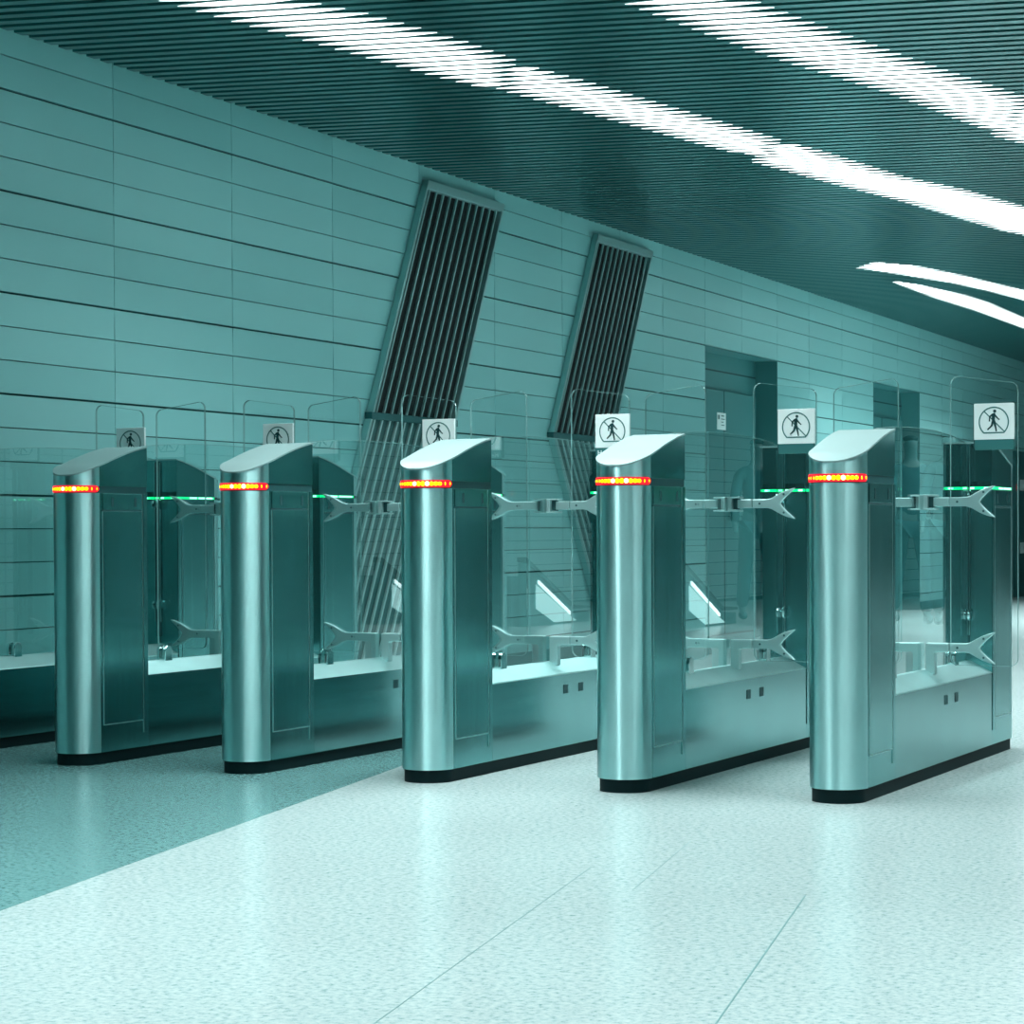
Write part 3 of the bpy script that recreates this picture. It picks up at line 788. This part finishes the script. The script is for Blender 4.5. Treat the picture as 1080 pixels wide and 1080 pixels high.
# ------------------------------------------------------------------ escalator foot at the right of the hall (seen mirrored in the glass)
es = thing('escalator', 'escalator balustrade with glowing light strips, seen mirrored in the glass panes', 'escalator', (7.3, 13.0, 0))
def eprism(name, prof, x0, x1, m, par): 
    bm = NB(); prism(bm, prof, 'x', x0, x1); return obj(name, bm, m, par)
prof = [(0, 0), (0, 0.10), (-0.35, 0.12), (-1.4, 0.58), (-1.4, 0)]
for x0 in (0.0, 1.1):
    b_ = eprism('balustrade', prof, x0, x0 + 0.08, 'steel', es)
    eprism('handrail', [(0.02, 0.13), (0.02, 0.15), (-0.36, 0.17), (-1.4, 0.63), (-1.4, 0.59), (-0.35, 0.13)], x0 - 0.01, x0 + 0.09, 'dark', es)
    eprism('balustrade_sheen', [(-0.30, 0.02), (-0.55, 0.11), (-1.2, 0.38), (-1.2, 0.16), (-0.8, 0.02)], x0 - 0.006, x0, 'housing', b_)  # sheen of the strips on the balustrade, put in as emission
    eprism('light_strip', [(-0.45, 0.08), (-0.45, 0.11), (-1.15, 0.42), (-1.15, 0.385)], x0 - 0.012, x0, 'lamp', b_)
eprism('steps', [(0, 0), (0, 0.02), (-0.4, 0.02), (-1.4, 0.46), (-1.4, 0)], 0.08, 1.1, 'bolt', es)

# ------------------------------------------------------------------ people on the open floor (off frame, mirrored in the glass)
MAT['cloth_dark'] = simple('dark_cloth', (0.01, 0.07, 0.08), 0.8)
MAT['cloth_mid'] = simple('mid_cloth', (0.035, 0.13, 0.135), 0.8)
MAT['skin'] = simple('skin_tone', (0.05, 0.15, 0.15), 0.6)
MAT['hair'] = simple('hair_dark', (0.01, 0.05, 0.05), 0.6)
for k_ in ('cloth_dark', 'cloth_mid', 'hair'): MAT[k_].node_tree.nodes['Principled BSDF'].inputs['Specular IOR Level'].default_value = 0.08
def skin(name, verts, edges, m, parent, sub=2):
    me = bpy.data.meshes.new(name); me.from_pydata([v[:3] for v in verts], edges, []); me.update()
    o = bpy.data.objects.new(name, me); C.objects.link(o); o.parent = parent; me.materials.append(MAT[m])
    sk = o.modifiers.new('skin', 'SKIN'); sk.use_smooth_shade = True
    lay = me.skin_vertices[0] if me.skin_vertices else None
    if lay is None:
        bm = bmesh.new(); bm.from_mesh(me); l_ = bm.verts.layers.skin.verify(); bm.to_mesh(me); bm.free(); lay = me.skin_vertices[0]
    for i, v in enumerate(verts):
        lay.data[i].radius = (v[3], v[4] if len(v) > 4 else v[3]); lay.data[i].use_root = (i == 0)
    ss = o.modifiers.new('sub', 'SUBSURF'); ss.levels = sub; ss.render_levels = sub
    return o
def person(label, loc, rz, top, bottom, stride):
    r = thing('person', label, 'person', loc, rz)
    st = stride
    body = [(0, 0, 0.95, .13, .10), (0, 0, 1.12, .12, .09), (0, 0, 1.30, .14, .10), (0, 0, 1.43, .09, .07), (0, 0, 1.52, .05, .05), (0, 0.01, 1.62, .075, .085), (0, 0.01, 1.70, .07, .08),
            (.17, 0, 1.40, .05), (.23, -st * .5, 1.14, .04), (.24, st * .1, .90, .03), (.24, st * .2, .82, .035, .02),
            (-.17, 0, 1.40, .05), (-.23, st * .5, 1.14, .04), (-.24, st * .9, .92, .03), (-.24, st * 1.05, .84, .035, .02),
            (.09, 0, .88, .085), (.10, st, .50, .058), (.10, st * 1.1, .09, .038), (.10, st * 1.1 + .12, .035, .035, .03),
            (-.09, 0, .88, .085), (-.10, -st * .6, .50, .058), (-.10, -st * 1.5, .12, .038), (-.10, -st * 1.5 + .12, .045, .035, .03)]
    ed = [(0, 1), (1, 2), (2, 3), (3, 4), (4, 5), (5, 6), (3, 7), (7, 8), (8, 9), (9, 10), (3, 11), (11, 12), (12, 13), (13, 14), (0, 15), (15, 16), (16, 17), (17, 18), (0, 19), (19, 20), (20, 21), (21, 22)]
    skin('body', body, ed, 'skin', r)
    g = lambda i, k: (body[i][0], body[i][1], body[i][2], body[i][3] * k, (body[i][4] if len(body[i]) > 4 else body[i][3]) * k)
    skin('coat', [g(0, 1.22), g(1, 1.2), g(2, 1.15), g(3, 1.1), g(7, 1.25), g(8, 1.3), g(9, 1.4), g(11, 1.25), g(12, 1.3), g(13, 1.4)], [(0, 1), (1, 2), (2, 3), (3, 4), (4, 5), (5, 6), (3, 7), (7, 8), (8, 9)], top, r)
    skin('trousers', [g(0, 1.1), g(15, 1.12), g(16, 1.25), g(17, 1.7), g(19, 1.12), g(20, 1.25), g(21, 1.7)], [(0, 1), (1, 2), (2, 3), (0, 4), (4, 5), (5, 6)], bottom, r)
    skin('shoe', [(body[17][0], body[17][1] - .03, .045, .045), (body[18][0], body[18][1], .04, .045, .04)], [(0, 1)], 'hair', r)
    skin('shoe', [(body[21][0], body[21][1] - .03, .06, .045), (body[22][0], body[22][1], .045, .045, .04)], [(0, 1)], 'hair', r)
    skin('hair', [(0, -.015, 1.66, .085, .09), (0, -.01, 1.74, .075, .08)], [(0, 1)], 'hair', r)
person('person in a dark coat and dark trousers walking, mirrored in the glass panes', (7.27, 13.5, 0), 2.6, 'cloth_dark', 'cloth_dark', 0.16)
person('person in a grey coat and grey trousers walking, mirrored in the glass panes', (6.75, 12.9, 0), 2.9, 'cloth_mid', 'cloth_mid', 0.12)
